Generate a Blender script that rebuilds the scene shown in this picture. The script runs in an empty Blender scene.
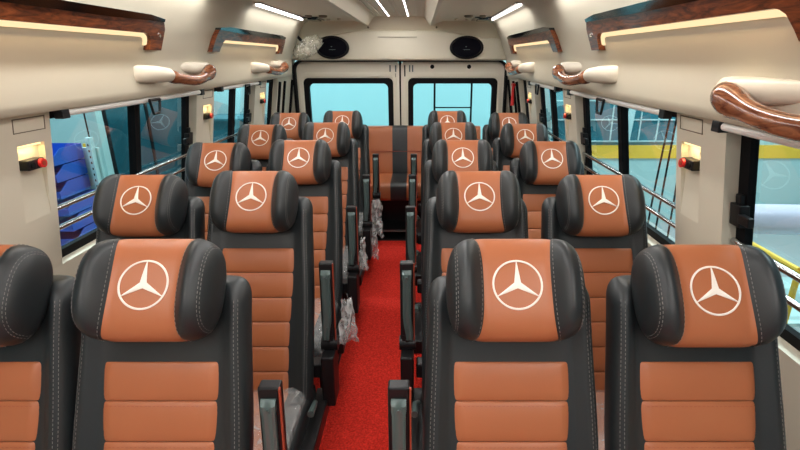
import bpy, math, random
from mathutils import Vector, Matrix, noise
random.seed(7)
scene = bpy.context.scene
COL = scene.collection
PI = math.pi
HC = 1.68            # eye height of the photographer
CX = -0.2            # centre line of the van

# ------------------------------------------------------------------ materials
def new_mat(name):
    m = bpy.data.materials.new(name); m.use_nodes = True
    nt = m.node_tree; nt.nodes.clear()
    out = nt.nodes.new('ShaderNodeOutputMaterial')
    return m, nt, out

def principled(name, col, rough=0.5, metal=0.0, coat=0.0, spec=0.5, bump=None, vary=None, emis=None):
    m, nt, out = new_mat(name)
    b = nt.nodes.new('ShaderNodeBsdfPrincipled')
    b.inputs['Base Color'].default_value = (*col, 1)
    b.inputs['Roughness'].default_value = rough
    b.inputs['Metallic'].default_value = metal
    b.inputs['Coat Weight'].default_value = coat
    b.inputs['Coat Roughness'].default_value = 0.08
    b.inputs['Specular IOR Level'].default_value = spec
    nt.links.new(b.outputs[0], out.inputs[0])
    tc = nt.nodes.new('ShaderNodeTexCoord')
    if vary:
        sc_, amt = vary
        n = nt.nodes.new('ShaderNodeTexNoise'); n.inputs['Scale'].default_value = sc_
        n.inputs['Detail'].default_value = 3
        nt.links.new(tc.outputs['Object'], n.inputs['Vector'])
        r = nt.nodes.new('ShaderNodeMixRGB'); r.blend_type = 'MIX'
        r.inputs[1].default_value = (*[c * (1 - amt) for c in col], 1)
        r.inputs[2].default_value = (*[min(1, c * (1 + amt)) for c in col], 1)
        nt.links.new(n.outputs['Fac'], r.inputs[0]); nt.links.new(r.outputs[0], b.inputs['Base Color'])
    if bump:
        sc_, st, dist = bump
        n2 = nt.nodes.new('ShaderNodeTexNoise'); n2.inputs['Scale'].default_value = sc_
        n2.inputs['Detail'].default_value = 4
        nt.links.new(tc.outputs['Object'], n2.inputs['Vector'])
        bp = nt.nodes.new('ShaderNodeBump'); bp.inputs['Strength'].default_value = st
        bp.inputs['Distance'].default_value = dist
        nt.links.new(n2.outputs['Fac'], bp.inputs['Height']); nt.links.new(bp.outputs[0], b.inputs['Normal'])
    return m

def emitter(name, col, s):
    m, nt, out = new_mat(name)
    e = nt.nodes.new('ShaderNodeEmission'); e.inputs[0].default_value = (*col, 1); e.inputs[1].default_value = s
    nt.links.new(e.outputs[0], out.inputs[0]); return m

def glass_mat(name, tint, refl=0.5):
    m, nt, out = new_mat(name)
    t = nt.nodes.new('ShaderNodeBsdfTransparent'); t.inputs[0].default_value = (*tint, 1)
    g = nt.nodes.new('ShaderNodeBsdfGlossy'); g.inputs['Roughness'].default_value = 0.02
    g.inputs[0].default_value = (1, 1, 1, 1)
    f = nt.nodes.new('ShaderNodeFresnel'); f.inputs[0].default_value = 1.5
    mu = nt.nodes.new('ShaderNodeMath'); mu.operation = 'MULTIPLY'; mu.inputs[1].default_value = refl; mu.use_clamp = True
    mx = nt.nodes.new('ShaderNodeMixShader')
    ge = nt.nodes.new('ShaderNodeNewGeometry'); iv = nt.nodes.new('ShaderNodeMath'); iv.operation = 'SUBTRACT'; iv.inputs[0].default_value = 1.0
    m2 = nt.nodes.new('ShaderNodeMath'); m2.operation = 'MULTIPLY'
    nt.links.new(ge.outputs['Backfacing'], iv.inputs[1]); nt.links.new(iv.outputs[0], m2.inputs[0])
    nt.links.new(f.outputs[0], mu.inputs[0]); nt.links.new(mu.outputs[0], m2.inputs[1]); nt.links.new(m2.outputs[0], mx.inputs[0])
    nt.links.new(t.outputs[0], mx.inputs[1]); nt.links.new(g.outputs[0], mx.inputs[2])
    nt.links.new(mx.outputs[0], out.inputs[0]); return m

def film_mat(name, op, tint=(0.92, 0.93, 0.92)):
    m, nt, out = new_mat(name)
    t = nt.nodes.new('ShaderNodeBsdfTransparent'); t.inputs[0].default_value = (0.97, 0.97, 0.97, 1)
    b = nt.nodes.new('ShaderNodeBsdfPrincipled'); b.inputs['Base Color'].default_value = (*tint, 1)
    b.inputs['Roughness'].default_value = 0.18; b.inputs['Specular IOR Level'].default_value = 0.9
    tc = nt.nodes.new('ShaderNodeTexCoord')
    n = nt.nodes.new('ShaderNodeTexNoise'); n.inputs['Scale'].default_value = 16; n.inputs['Detail'].default_value = 4
    n.inputs['Distortion'].default_value = 1.5
    nt.links.new(tc.outputs['Object'], n.inputs['Vector'])
    bp = nt.nodes.new('ShaderNodeBump'); bp.inputs['Strength'].default_value = 0.9; bp.inputs['Distance'].default_value = 0.02
    nt.links.new(n.outputs['Fac'], bp.inputs['Height']); nt.links.new(bp.outputs[0], b.inputs['Normal'])
    rmp = nt.nodes.new('ShaderNodeMapRange'); rmp.inputs[1].default_value = 0.35; rmp.inputs[2].default_value = 0.7
    rmp.inputs[3].default_value = op * 0.55; rmp.inputs[4].default_value = min(1, op * 1.5)
    nt.links.new(n.outputs['Fac'], rmp.inputs[0])
    mx = nt.nodes.new('ShaderNodeMixShader'); nt.links.new(rmp.outputs[0], mx.inputs[0])
    nt.links.new(t.outputs[0], mx.inputs[1]); nt.links.new(b.outputs[0], mx.inputs[2])
    nt.links.new(mx.outputs[0], out.inputs[0]); return m

def wood_mat(name, dark, light, rough=0.22):
    m, nt, out = new_mat(name)
    b = nt.nodes.new('ShaderNodeBsdfPrincipled')
    tc = nt.nodes.new('ShaderNodeTexCoord'); mp = nt.nodes.new('ShaderNodeMapping')
    mp.inputs['Scale'].default_value = (9, 2.2, 14)
    nt.links.new(tc.outputs['Object'], mp.inputs['Vector'])
    n = nt.nodes.new('ShaderNodeTexNoise'); n.inputs['Scale'].default_value = 2.6; n.inputs['Detail'].default_value = 6
    n.inputs['Distortion'].default_value = 2.2; n.inputs['Roughness'].default_value = 0.62
    nt.links.new(mp.outputs[0], n.inputs['Vector'])
    r = nt.nodes.new('ShaderNodeValToRGB')
    r.color_ramp.elements[0].position = 0.36; r.color_ramp.elements[0].color = (*dark, 1)
    r.color_ramp.elements[1].position = 0.66; r.color_ramp.elements[1].color = (*light, 1)
    nt.links.new(n.outputs['Fac'], r.inputs[0]); nt.links.new(r.outputs[0], b.inputs['Base Color'])
    b.inputs['Roughness'].default_value = rough; b.inputs['Coat Weight'].default_value = 0.25; b.inputs['Specular IOR Level'].default_value = 0.3
    b.inputs['Coat Roughness'].default_value = 0.04
    nt.links.new(b.outputs[0], out.inputs[0]); return m

def carpet_mat():
    m, nt, out = new_mat('red_loop_carpet')
    b = nt.nodes.new('ShaderNodeBsdfPrincipled'); b.inputs['Roughness'].default_value = 0.95
    b.inputs['Specular IOR Level'].default_value = 0.15
    tc = nt.nodes.new('ShaderNodeTexCoord')
    n = nt.nodes.new('ShaderNodeTexNoise'); n.inputs['Scale'].default_value = 110; n.inputs['Detail'].default_value = 3
    n2 = nt.nodes.new('ShaderNodeTexVoronoi'); n2.inputs['Scale'].default_value = 130
    nt.links.new(tc.outputs['Object'], n.inputs['Vector']); nt.links.new(tc.outputs['Object'], n2.inputs['Vector'])
    r = nt.nodes.new('ShaderNodeValToRGB')
    r.color_ramp.elements[0].position = 0.3; r.color_ramp.elements[0].color = (0.50, 0.016, 0.010, 1)
    r.color_ramp.elements[1].position = 0.68; r.color_ramp.elements[1].color = (0.86, 0.045, 0.028, 1)
    nt.links.new(n.outputs['Fac'], r.inputs[0]); nt.links.new(r.outputs[0], b.inputs['Base Color'])
    bp = nt.nodes.new('ShaderNodeBump'); bp.inputs['Strength'].default_value = 0.6; bp.inputs['Distance'].default_value = 0.01
    nt.links.new(n2.outputs['Distance'], bp.inputs['Height']); nt.links.new(bp.outputs[0], b.inputs['Normal'])
    nt.links.new(b.outputs[0], out.inputs[0]); return m

M = {}
M['char'] = principled('charcoal_leather', (0.016, 0.020, 0.022), 0.43, spec=0.45, bump=(420, 0.12, 0.002), vary=(6, 0.12))
M['tan'] = principled('tan_leather', (0.385, 0.125, 0.050), 0.40, spec=0.45, bump=(380, 0.1, 0.002), vary=(5, 0.05))
M['stitch'] = principled('grey_thread', (0.20, 0.19, 0.18), 0.7)
M['logo'] = principled('cream_thread', (0.86, 0.80, 0.72), 0.6, bump=(900, 0.3, 0.001))
M['black'] = principled('black_plastic', (0.007, 0.007, 0.008), 0.42, spec=0.35)
M['rubber'] = principled('black_rubber', (0.004, 0.004, 0.005), 0.7, spec=0.15)
M['steel'] = principled('grey_green_steel', (0.085, 0.125, 0.122), 0.32, metal=0.25)
M['chrome'] = principled('chrome', (0.75, 0.75, 0.76), 0.12, metal=1.0)
M['darkchrome'] = principled('dark_chrome', (0.10, 0.11, 0.12), 0.10, metal=1.0)
M['rail'] = principled('rail_metal', (0.50, 0.52, 0.54), 0.18, metal=1.0)
M['beige'] = principled('beige_moulded_plastic', (0.575, 0.53, 0.42), 0.55, spec=0.35, bump=(260, 0.05, 0.001), vary=(1.2, 0.04))
M['wallcream'] = principled('light_cream_panel', (0.68, 0.63, 0.51), 0.5, spec=0.35)
M['cream'] = principled('cream_plastic', (0.64, 0.585, 0.48), 0.38, spec=0.4)
M['door'] = principled('painted_door_metal', (0.74, 0.69, 0.58), 0.35, spec=0.45)
M['groove'] = principled('panel_gap', (0.16, 0.13, 0.09), 0.7)
M['blind'] = principled('white_blind_tube', (0.85, 0.84, 0.80), 0.35)
M['wood'] = wood_mat('lacquered_burl_wood', (0.045, 0.012, 0.006), (0.30, 0.085, 0.028), 0.32)
M['woodl'] = wood_mat('lacquered_handle_wood', (0.10, 0.028, 0.014), (0.34, 0.13, 0.06), 0.15)
M['warm'] = emitter('warm_light_strip', (1.0, 0.72, 0.40), 1.15)
M['led'] = emitter('white_led', (1.0, 0.93, 0.95), 8.0)
M['niche'] = emitter('niche_lamp', (1.0, 0.72, 0.32), 2.0)
M['red'] = principled('red_plastic', (0.62, 0.02, 0.02), 0.35)
M['redge'] = principled('red_brown_edge', (0.30, 0.045, 0.02), 0.4)
M['glass'] = glass_mat('side_glass', (0.84, 0.94, 0.95), 1.5)
M['rglass'] = glass_mat('rear_glass', (0.80, 0.96, 0.98), 0.35)
M['film'] = film_mat('plastic_film', 0.22)
M['film2'] = film_mat('crumpled_plastic', 0.36)
M['bag'] = film_mat('fan_bag_plastic', 0.36, (0.9, 0.88, 0.72))
M['carpet'] = carpet_mat()
M['floor'] = principled('dark_floor', (0.02, 0.02, 0.022), 0.6)
M['cyan'] = principled('cyan_painted_wall', (0.38, 0.60, 0.62), 0.7, vary=(0.6, 0.06))
M['pale'] = principled('pale_cyan_wall', (0.42, 0.62, 0.62), 0.6, vary=(0.7, 0.06))
M['yellow'] = principled('yellow_paint', (0.85, 0.52, 0.05), 0.6)
M['teal'] = principled('dark_teal_glazing', (0.012, 0.075, 0.10), 0.15, spec=0.7)
M['teal2'] = principled('mid_teal_glazing', (0.03, 0.17, 0.22), 0.25, vary=(2.0, 0.5))
M['grid'] = principled('pale_mullion', (0.45, 0.66, 0.68), 0.5)
M['bin'] = principled('blue_plastic_bin', (0.01, 0.09, 0.50), 0.4)
M['conc'] = principled('workshop_concrete', (0.30, 0.34, 0.35), 0.6, vary=(1.5, 0.15))
M['lilac'] = principled('lilac_sheet', (0.55, 0.52, 0.64), 0.3)
M['grille'] = principled('speaker_mesh', (0.004, 0.004, 0.008), 0.8, spec=0.1, bump=(500, 0.8, 0.004))
M['label'] = principled('white_card', (0.8, 0.8, 0.78), 0.5)

# ------------------------------------------------------------------ mesh helpers
class MB:
    def __init__(s): s.v = []; s.f = []; s.mi = []
    def add(s, vs, fs, mi=0):
        o = len(s.v); s.v += [tuple(v) for v in vs]; s.f += [tuple(i + o for i in f) for f in fs]; s.mi += [mi] * len(fs)
        return s
    def grid(s, rows, closed_u=False, mi=0, cap0=False, cap1=False):
        n = len(rows[0]); vs = [p for r in rows for p in r]; fs = []
        for i in range(len(rows) - 1):
            for j in range(n if closed_u else n - 1):
                k = (j + 1) % n
                fs.append((i * n + j, i * n + k, (i + 1) * n + k, (i + 1) * n + j))
        if cap0: fs.append(tuple(reversed(range(n))))
        if cap1: fs.append(tuple((len(rows) - 1) * n + j for j in range(n)))
        return s.add(vs, fs, mi)
    def box(s, x0, x1, y0, y1, z0, z1, mi=0, fn=None):
        vs = [(x, y, z) for z in (z0, z1) for y in (y0, y1) for x in (x0, x1)]
        if fn: vs = [fn(*v) for v in vs]
        return s.add(vs, [(0, 2, 3, 1), (4, 5, 7, 6), (0, 1, 5, 4), (2, 6, 7, 3), (0, 4, 6, 2), (1, 3, 7, 5)], mi)
    def tube(s, pts, r, n=8, mi=0, cap=True):
        pts = [Vector(p) for p in pts]; rows = []
        rr = r if isinstance(r, (list, tuple)) else [r] * len(pts)
        prev = None
        for i, p in enumerate(pts):
            t = (pts[min(i + 1, len(pts) - 1)] - pts[max(i - 1, 0)]).normalized()
            if prev is None:
                a = Vector((0, 0, 1)) if abs(t.z) < 0.9 else Vector((1, 0, 0))
                u = t.cross(a).normalized()
            else:
                u = (prev - t * prev.dot(t)).normalized()
            prev = u; w = t.cross(u)
            rows.append([p + (u * math.cos(a) + w * math.sin(a)) * rr[i] for a in [2 * PI * k / n for k in range(n)]])
        return s.grid(rows, True, mi, cap, cap)
    def tilt(s, yc, zc, ang):
        c, n = math.cos(ang), math.sin(ang)
        s.v = [(x, yc + (y - yc) * c + (z - zc) * n, zc - (y - yc) * n + (z - zc) * c) for (x, y, z) in s.v]; return s
    def dashes(s, pts, nrm_r=0.0007, dash=0.006, gap=0.0045, mi=0):
        pts = [Vector(p) for p in pts]
        acc = 0.0; on = True; cur = [pts[0]]; 
        for a, b in zip(pts, pts[1:]):
            L = (b - a).length; 
            if L < 1e-7: continue
            d = (b - a) / L; t = 0
            while t < L:
                need = (dash if on else gap) - acc
                if t + need <= L:
                    t += need; q = a + d * t
                    if on:
                        s.tube([cur[0], q], nrm_r, 4, mi)
                    else: cur = [q]
                    on = not on; acc = 0
                else:
                    acc += L - t; t = L
        return s
    def build(s, name, mats, parent=None, smooth=True, bevel=0, sub=0, sharp=35):
        me = bpy.data.meshes.new(name); me.from_pydata(s.v, [], s.f)
        if not isinstance(mats, (list, tuple)): mats = [mats]
        for m in mats: me.materials.append(m)
        for p, i in zip(me.polygons, s.mi): p.material_index = i
        import bmesh
        bm = bmesh.new(); bm.from_mesh(me)
        bmesh.ops.remove_doubles(bm, verts=bm.verts, dist=1e-5)
        bmesh.ops.recalc_face_normals(bm, faces=bm.faces)
        for f in bm.faces: f.smooth = smooth
        if smooth:
            for e in bm.edges:
                if len(e.link_faces) == 2 and e.calc_face_angle(0) > math.radians(sharp): e.smooth = False
        bm.to_mesh(me); bm.free()
        o = bpy.data.objects.new(name, me); COL.objects.link(o)
        if parent is not None: o.parent = parent
        if bevel:
            md = o.modifiers.new('bevel', 'BEVEL'); md.width = bevel; md.segments = 2; md.limit_method = 'ANGLE'
        if sub:
            md = o.modifiers.new('sub', 'SUBSURF'); md.levels = sub; md.render_levels = sub
        return o

def tag(o, label=None, cat=None, group=None, kind=None):
    if label: o['label'] = label
    if cat: o['category'] = cat
    if group: o['group'] = group
    if kind: o['kind'] = kind
    return o
def empty(name, loc=(0, 0, 0), label=None, cat=None, group=None, kind=None):
    o = bpy.data.objects.new(name, None); o.empty_display_size = 0.05; COL.objects.link(o); o.location = loc
    return tag(o, label, cat, group, kind)
def copy_tree(o, parent=None):
    c = o.copy(); COL.objects.link(c); c.parent = parent
    for ch in list(KIDS.get(o.name, [])) or [x for x in o.children]: copy_tree(ch, c)
    return c
KIDS = {}
def struct(o): o['kind'] = 'structure'; return o

def sp(x, p): return math.copysign(abs(x) ** p, x)
def sstep(a, b, x):
    t = max(0, min(1, (x - a) / (b - a))); return t * t * (3 - 2 * t)

# van side geometry: offset from the centre line as a function of height
def lin(tab, z):
    if z <= tab[0][0]: return tab[0][1]
    for (z0, a), (z1, b) in zip(tab, tab[1:]):
        if z <= z1: return a + (b - a) * (z - z0) / (z1 - z0)
    return tab[-1][1]
LOW = [(-0.1, 1.24), (0.5, 1.235), (0.92, 1.195), (1.52, 1.098)]
UP = [(1.505, 1.052), (1.53, 1.040), (1.66, 1.035), (1.70, 1.018), (1.84, 0.965), (1.94, 0.915), (1.995, 0.87), (2.01, 0.84)]
def wall_low(side, y, z, out=0.0): return Vector((CX + side * (lin(LOW, z) + out), y, z))
def wall_up(side, y, z, d=0.0): return Vector((CX + side * (lin(UP, z) - d), y, z))

# ------------------------------------------------------------------ SHELL
YF, YB = -1.7, 5.25
PIL = [(1.43, 1.72), (2.90, 3.15), (3.96, 4.25)]
WIN = [(0.15, 1.43), (1.72, 2.90), (3.15, 3.96), (4.25, 4.60)]
ZS, ZT = 0.92, 1.52
fl = MB(); fl.box(CX - 1.3, CX + 1.3, YF, YB + 0.1, -0.12, 0.0); struct(fl.build('floor', M['floor'], smooth=False))
cp = MB(); cp.box(-0.81, 0.41, YF + 0.1, 4.33, 0.0, 0.012)
tag(cp.build('aisle_carpet', M['carpet'], smooth=False), 'bright red looped carpet running down the aisle floor', 'carpet')

for side, sname in ((-1, 'left'), (1, 'right')):
    w = MB()
    # lower panel
    zs = [-0.05, 0.2, 0.5, 0.8, ZS]
    rows = [[wall_low(side, y, z, 0.0) for y in (YF, YB)] for z in zs]
    rows += [[wall_low(side, y, ZS, 0.075) for y in (YF, YB)]] + [[wall_low(side, y, z, 0.075) for y in (YF, YB)] for z in (0.5, -0.05)]
    w.grid(rows)
    # band above the windows, out to the skin
    def bx(y0, y1, z0, z1, o0, o1, mi=0):
        vs = [wall_low(side, y, z, o) for z in (z0, z1) for y in (y0, y1) for o in (o0, o1)]
        w.add(vs, [(0, 2, 3, 1), (4, 5, 7, 6), (0, 1, 5, 4), (2, 6, 7, 3), (0, 4, 6, 2), (1, 3, 7, 5)], mi)
    bx(YF, YB, ZT, 1.56, 0.0, 0.075); bx(4.6, YB, 1.56, 2.05, 0.0, 0.075)
    spans = [(YF, WIN[0][0])] + PIL + [(4.60, YB)]
    for i, (a, b) in enumerate(spans):
        if 0 < i < 4:
            n0, n1 = b - 0.155, b - 0.035      # lamp niche
            zn0, zn1 = 1.14, 1.405
            bx(a, n0, ZS, ZT, 0.0, 0.075); bx(n1, b, ZS, ZT, 0.0, 0.075)
            bx(n0, n1, zn1, ZT, 0.0, 0.075); bx(n0, n1, ZS, zn0, 0.0, 0.075)
            # tapering niche back: deep at the top, flush at the foot
            vs = [wall_low(side, y, z, o) for (z, o) in ((zn0, 0.0), (zn1, 0.028), (zn1, 0.075), (zn0, 0.075)) for y in (n0, n1)]
            w.add(vs, [(0, 1, 3, 2), (2, 3, 5, 4), (4, 5, 7, 6), (6, 7, 1, 0), (0, 2, 4, 6), (1, 7, 5, 3)])
        else:
            bx(a, b, ZS, ZT, 0.0, 0.075)
    struct(w.build('wall_' + sname, M['wallcream'], smooth=False, bevel=0))
    # moulded overhead panel
    u = MB()
    prof = [(1.12, 1.530), (1.075, 1.513), (1.055, 1.508), (1.043, 1.518), (1.040, 1.545), (1.037, 1.60), (1.035, 1.655), (1.030, 1.675), (1.018, 1.70), (0.965, 1.84), (0.915, 1.94), (0.90, 1.965), (0.872, 1.99), (0.84, 2.008), (0.80, 2.012), (0.80, 2.08), (1.19, 2.08), (1.19, 1.53)]
    u.grid([[(CX + side * a, y, z) for (a, z) in prof] for y in (YF, 0, 2, 4, 4.88)], closed_u=True, cap1=True)
    struct(u.build('trim_' + ('1' if side < 0 else '2'), M['beige'], sharp=50))
    # pillar lids
    for (a, b) in PIL:
        g = MB(); n0, n1 = b - 0.165, b - 0.025
        for (ya, yb, za, zb) in ((n0, n1, 1.490, 1.494), (n0, n1, 1.446, 1.449), (n0, n0 + 0.003, 1.446, 1.494), (n1 - 0.003, n1, 1.446, 1.494)):
            vs = [wall_low(side, y, z, o) for z in (za, zb) for y in (ya, yb) for o in (-0.0015, 0.004)]
            g.add(vs, [(0, 2, 3, 1), (4, 5, 7, 6), (0, 1, 5, 4), (2, 6, 7, 3), (0, 4, 6, 2), (1, 3, 7, 5)])
        struct(g.build('trim_%d' % (3 + PIL.index((a, b)) + (0 if side < 0 else 3)), M['groove'], smooth=False))

# windows: frame, mullion, glass, latch
def wbox(mb, side, y0, y1, z0, z1, o0, o1, mi=0):
    vs = [wall_low(side, y, z, o) for z in (z0, z1) for y in (y0, y1) for o in (o0, o1)]
    mb.add(vs, [(0, 2, 3, 1), (4, 5, 7, 6), (0, 1, 5, 4), (2, 6, 7, 3), (0, 4, 6, 2), (1, 3, 7, 5)], mi)
wn = 0
for side in (-1, 1):
    for k, (a, b) in enumerate(WIN):
        wn += 1
        root = empty('window_%d' % wn, wall_low(side, (a + b) / 2, ZS), kind='structure')
        L = root.location
        def shift(mb):
            mb.v = [(v[0] - L.x, v[1] - L.y, v[2] - L.z) for v in mb.v]; return mb
        f = MB()
        wbox(f, side, a, b, ZS, ZS + 0.035, 0.045, 0.07); wbox(f, side, a, b, ZT - 0.05, ZT, 0.045, 0.07)
        wbox(f, side, a, a + 0.045, ZS, ZT, 0.045, 0.07); wbox(f, side, b - 0.045, b, ZS, ZT, 0.045, 0.07)
        shift(f).build('window_frame', M['rubber'], root, smooth=False)
        if k < 3:
            mm = MB(); c = [0.9, 2.345, 3.62][k]
            wbox(mm, side, c - 0.022, c + 0.022, ZS, ZT, 0.040, 0.075)
            shift(mm).build('mullion', M['rubber'], root, smooth=False)
            lt = MB(); wbox(lt, side, b - 0.055, b - 0.005, 1.19, 1.26, 0.018, 0.05); wbox(lt, side, b - 0.10, b - 0.05, 1.205, 1.235, 0.015, 0.035)
            wbox(lt, side, b - 0.04, b - 0.015, 1.25, 1.29, 0.028, 0.045)
            shift(lt).build('latch', M['black'], root, smooth=False, bevel=0.003)
        g = MB(); wbox(g, side, a + 0.03, b - 0.03, ZS + 0.02, ZT - 0.02, 0.057, 0.0605)
        shift(g).build('pane', M['glass'], root, smooth=False)

# ceiling: side fields, two beams and the raised centre strip
c = MB()
cp_ = [(-0.82, 2.010), (-0.42, 2.012), (-0.36, 1.992), (-0.325, 1.975), (-0.30, 1.975), (-0.235, 2.045), (-0.215, 2.05), (0.215, 2.05), (0.235, 2.045), (0.30, 1.975), (0.325, 1.975), (0.36, 1.992), (0.42, 2.012), (0.82, 2.010)]
rows = [[(CX + x, y, z) for (x, z) in cp_] for y in (YF, YB)]
c.grid(rows); c.grid([[(CX - 0.82, y, 2.12), (CX + 0.82, y, 2.12)] for y in (YF, YB)])
struct(c.build('ceiling', M['wallcream'], sharp=25))
# slats of the centre strip
sl = MB()
for x in (-0.21, -0.165, -0.015, 0.015, 0.165, 0.21):
    sl.box(CX + x - 0.004, CX + x + 0.004, YF, 4.84, 2.043, 2.052)
struct(sl.build('trim_9', M['cream'], smooth=False))

# rear header with the two speakers
h = MB(); rows = []
for i in range(33):
    x = -1.10 + 2.2 * i / 32
    ax = abs(x)
    zc = 1.925 - 0.075 * sstep(0.30, 0.92, ax)
    dip = 0.05 * sstep(0.86, 1.08, ax)
    ce = 2.05 if ax < 0.235 else 1.985
    rows.append([(CX + x, 5.16, 1.655), (CX + x, 5.04 + dip, 1.655), (CX + x, 5.015 + dip, 1.668), (CX + x, 4.995 + dip, zc - 0.02), (CX + x, 5.005 + dip, zc), (CX + x, 5.04, zc + 0.012), (CX + x, 4.97, 2.0), (CX + x, 4.90, 2.06), (CX + x, 5.2, 2.06)])
h.grid(rows); struct(h.build('trim_10', M['wallcream'], sharp=40))
g = MB(); g.box(CX - 0.21, CX + 0.17, 4.988, 4.998, 1.868, 1.872); struct(g.build('trim_11', M['groove'], smooth=False))
for x, lab in ((-0.655, 'oval black speaker in the rear header beside the bagged fan'), (0.655, 'oval black speaker in the rear header on the right side')):
    r = empty('speaker', (CX + x, 4.995, 1.775), lab, 'speaker', 'speakers in the rear header')
    ring = MB(); rows = []
    for k in range(40):
        a = 2 * PI * k / 40; ca, sa = math.cos(a), math.sin(a)
        rows.append([(0.165 * ca, 0.006, 0.108 * sa), (0.165 * ca, -0.012, 0.108 * sa), (0.150 * ca, -0.020, 0.095 * sa), (0.140 * ca, -0.010, 0.087 * sa)])
    rows.append(rows[0]); ring.grid(rows); ring.build('rim', M['black'], r)
    gr = MB(); rows = []
    for j in range(7):
        q = j / 6
        rows.append([(0.143 * q * math.cos(2 * PI * k / 40), -0.010 - 0.012 * (1 - q * q), 0.089 * q * math.sin(2 * PI * k / 40)) for k in range(40)])
    gr.grid(rows, True); gr.build('grille', M['grille'], r)
    bd = MB(); bd.box(-0.03, 0.03, -0.026, -0.02, -0.022, -0.017); bd.box(-0.012, 0.0, -0.026, -0.02, 0.004, 0.012); bd.build('badge', M['steel'], r, smooth=False)
for x, y, z in ((-0.30, 5.0, 1.958), (0.36, 5.0, 1.958), (-0.90, 5.03, 1.93), (0.90, 5.03, 1.93)):
    s_ = MB(); s_.tube([(CX + x, y + 0.03, z), (CX + x, y - 0.02, z)], 0.009, 10)
    tag(s_.build('trim_screw', M['groove']), 'dark screw head in the beige rear header, ' + {(-0.30): 'left of its middle', 0.36: 'right of its middle', (-0.90): 'at its far left end', 0.90: 'at its far right end'}[x], 'screw', 'screws of the rear header')

# rear wall below and around the doors
def rr(x0, x1, z0, z1, r, n=6):
    pts = []
    for (cx, cz, a0) in ((x1 - r, z1 - r, 0), (x0 + r, z1 - r, 90), (x0 + r, z0 + r, 180), (x1 - r, z0 + r, 270)):
        for k in range(n + 1):
            a = math.radians(a0 + 90 * k / n); pts.append((cx + r * math.cos(a), cz + r * math.sin(a)))
    return pts
def ring_y(mb, A, B, y0, y1, mi=0):
    n = len(A)
    rows = [[(p[0], y1, p[1]) for p in A], [(p[0], y0, p[1]) for p in A], [(p[0], y0, p[1]) for p in B], [(p[0], y1, p[1]) for p in B], [(p[0], y1, p[1]) for p in A]]
    mb.grid(rows, True, mi)
wr = MB(); wr.box(CX - 1.3, CX - 1.085, 5.14, 5.22, 0, 2.06); wr.box(CX + 1.085, CX + 1.3, 5.14, 5.22, 0, 2.06); wr.box(CX - 1.3, CX + 1.3, 5.14, 5.22, 1.66, 2.06)
wr.box(CX - 1.09, CX + 1.09, 5.14, 5.22, 0, 0.25)
struct(wr.build('wall_back', M['beige'], smooth=False))
sealr = MB(); ring_y(sealr, rr(CX - 1.090, CX + 1.090, 0.1, 1.662, 0.10), rr(CX - 1.064, CX + 1.064, 0.12, 1.643, 0.085), 5.085, 5.15)
struct(sealr.build('trim_12', M['rubber']))
for i, (x0, x1, wx0, wx1, holes) in enumerate(((-1.274, -0.212, -1.19, -0.285, ()), (-0.196, 0.874, -0.115, 0.79, (0.125, 0.50)))):
    d = empty('door_%d' % (i + 1), (0, 5.17, 0), kind='structure')
    P = MB(); ring_y(P, rr(x0, x1, 0.14, 1.652, 0.05), rr(wx0 - 0.005, wx1 + 0.005, 0.74, 1.482, 0.06), -0.02, 0.05)
    ring_y(P, rr(wx0 - 0.060, wx1 + 0.045, 0.68, 1.535, 0.08), rr(wx0 - 0.02, wx1 + 0.02, 0.72, 1.497, 0.06), -0.032, -0.015)
    P.build('door_panel', M['door'], d, bevel=0.004, sharp=30)
    R = MB(); ring_y(R, rr(wx0 - 0.008, wx1 + 0.008, 0.735, 1.485, 0.05), rr(wx0 + 0.045, wx1 - 0.045, 0.78, 1.430, 0.05), -0.026, 0.03)
    R.build('window_seal', M['rubber'], d)
    G = MB(); G.box(wx0 + 0.02, wx1 - 0.02, 0.02, 0.024, 0.76, 1.46); G.build('pane', M['rglass'], d, smooth=False)
    for hx in holes:
        Hh = MB(); Hh.tube([(hx, -0.024, 1.595), (hx, -0.01, 1.595)], 0.021, 16); Hh.build('rubber_plug', M['rubber'], d)
    hx = -0.42 if i == 0 else -0.03
    for q in ((-0.305, -0.248) if i == 0 else (-0.155, -0.105, -0.075)):
        Hh = MB(); Hh.box(q - 0.006, q + 0.006, -0.035, -0.01, 1.545 if q != -0.155 else 1.50, 1.61); Hh.build('hinge_pin', M['steel'] if q != -0.155 else M['rubber'], d, smooth=False)
ct = MB(); ct.box(-0.215, -0.192, 5.165, 5.20, 0.14, 1.65); ct.box(-0.253, -0.249, 5.145, 5.155, 0.14, 1.53); struct(ct.build('trim_13', M['rubber'], smooth=False))
# rear corner posts with their black rubber strips
for side, k in ((-1, 14), (1, 15)):
    s_ = MB()
    for y, r in ((4.63, 0.013), (4.80, 0.012), (5.08, 0.013)):
        s_.tube([wall_low(side, y, z, -0.012) for z in (ZS, 1.2, 1.47)], r, 8)
    struct(s_.build('trim_%d' % k, M['rubber']))

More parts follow.
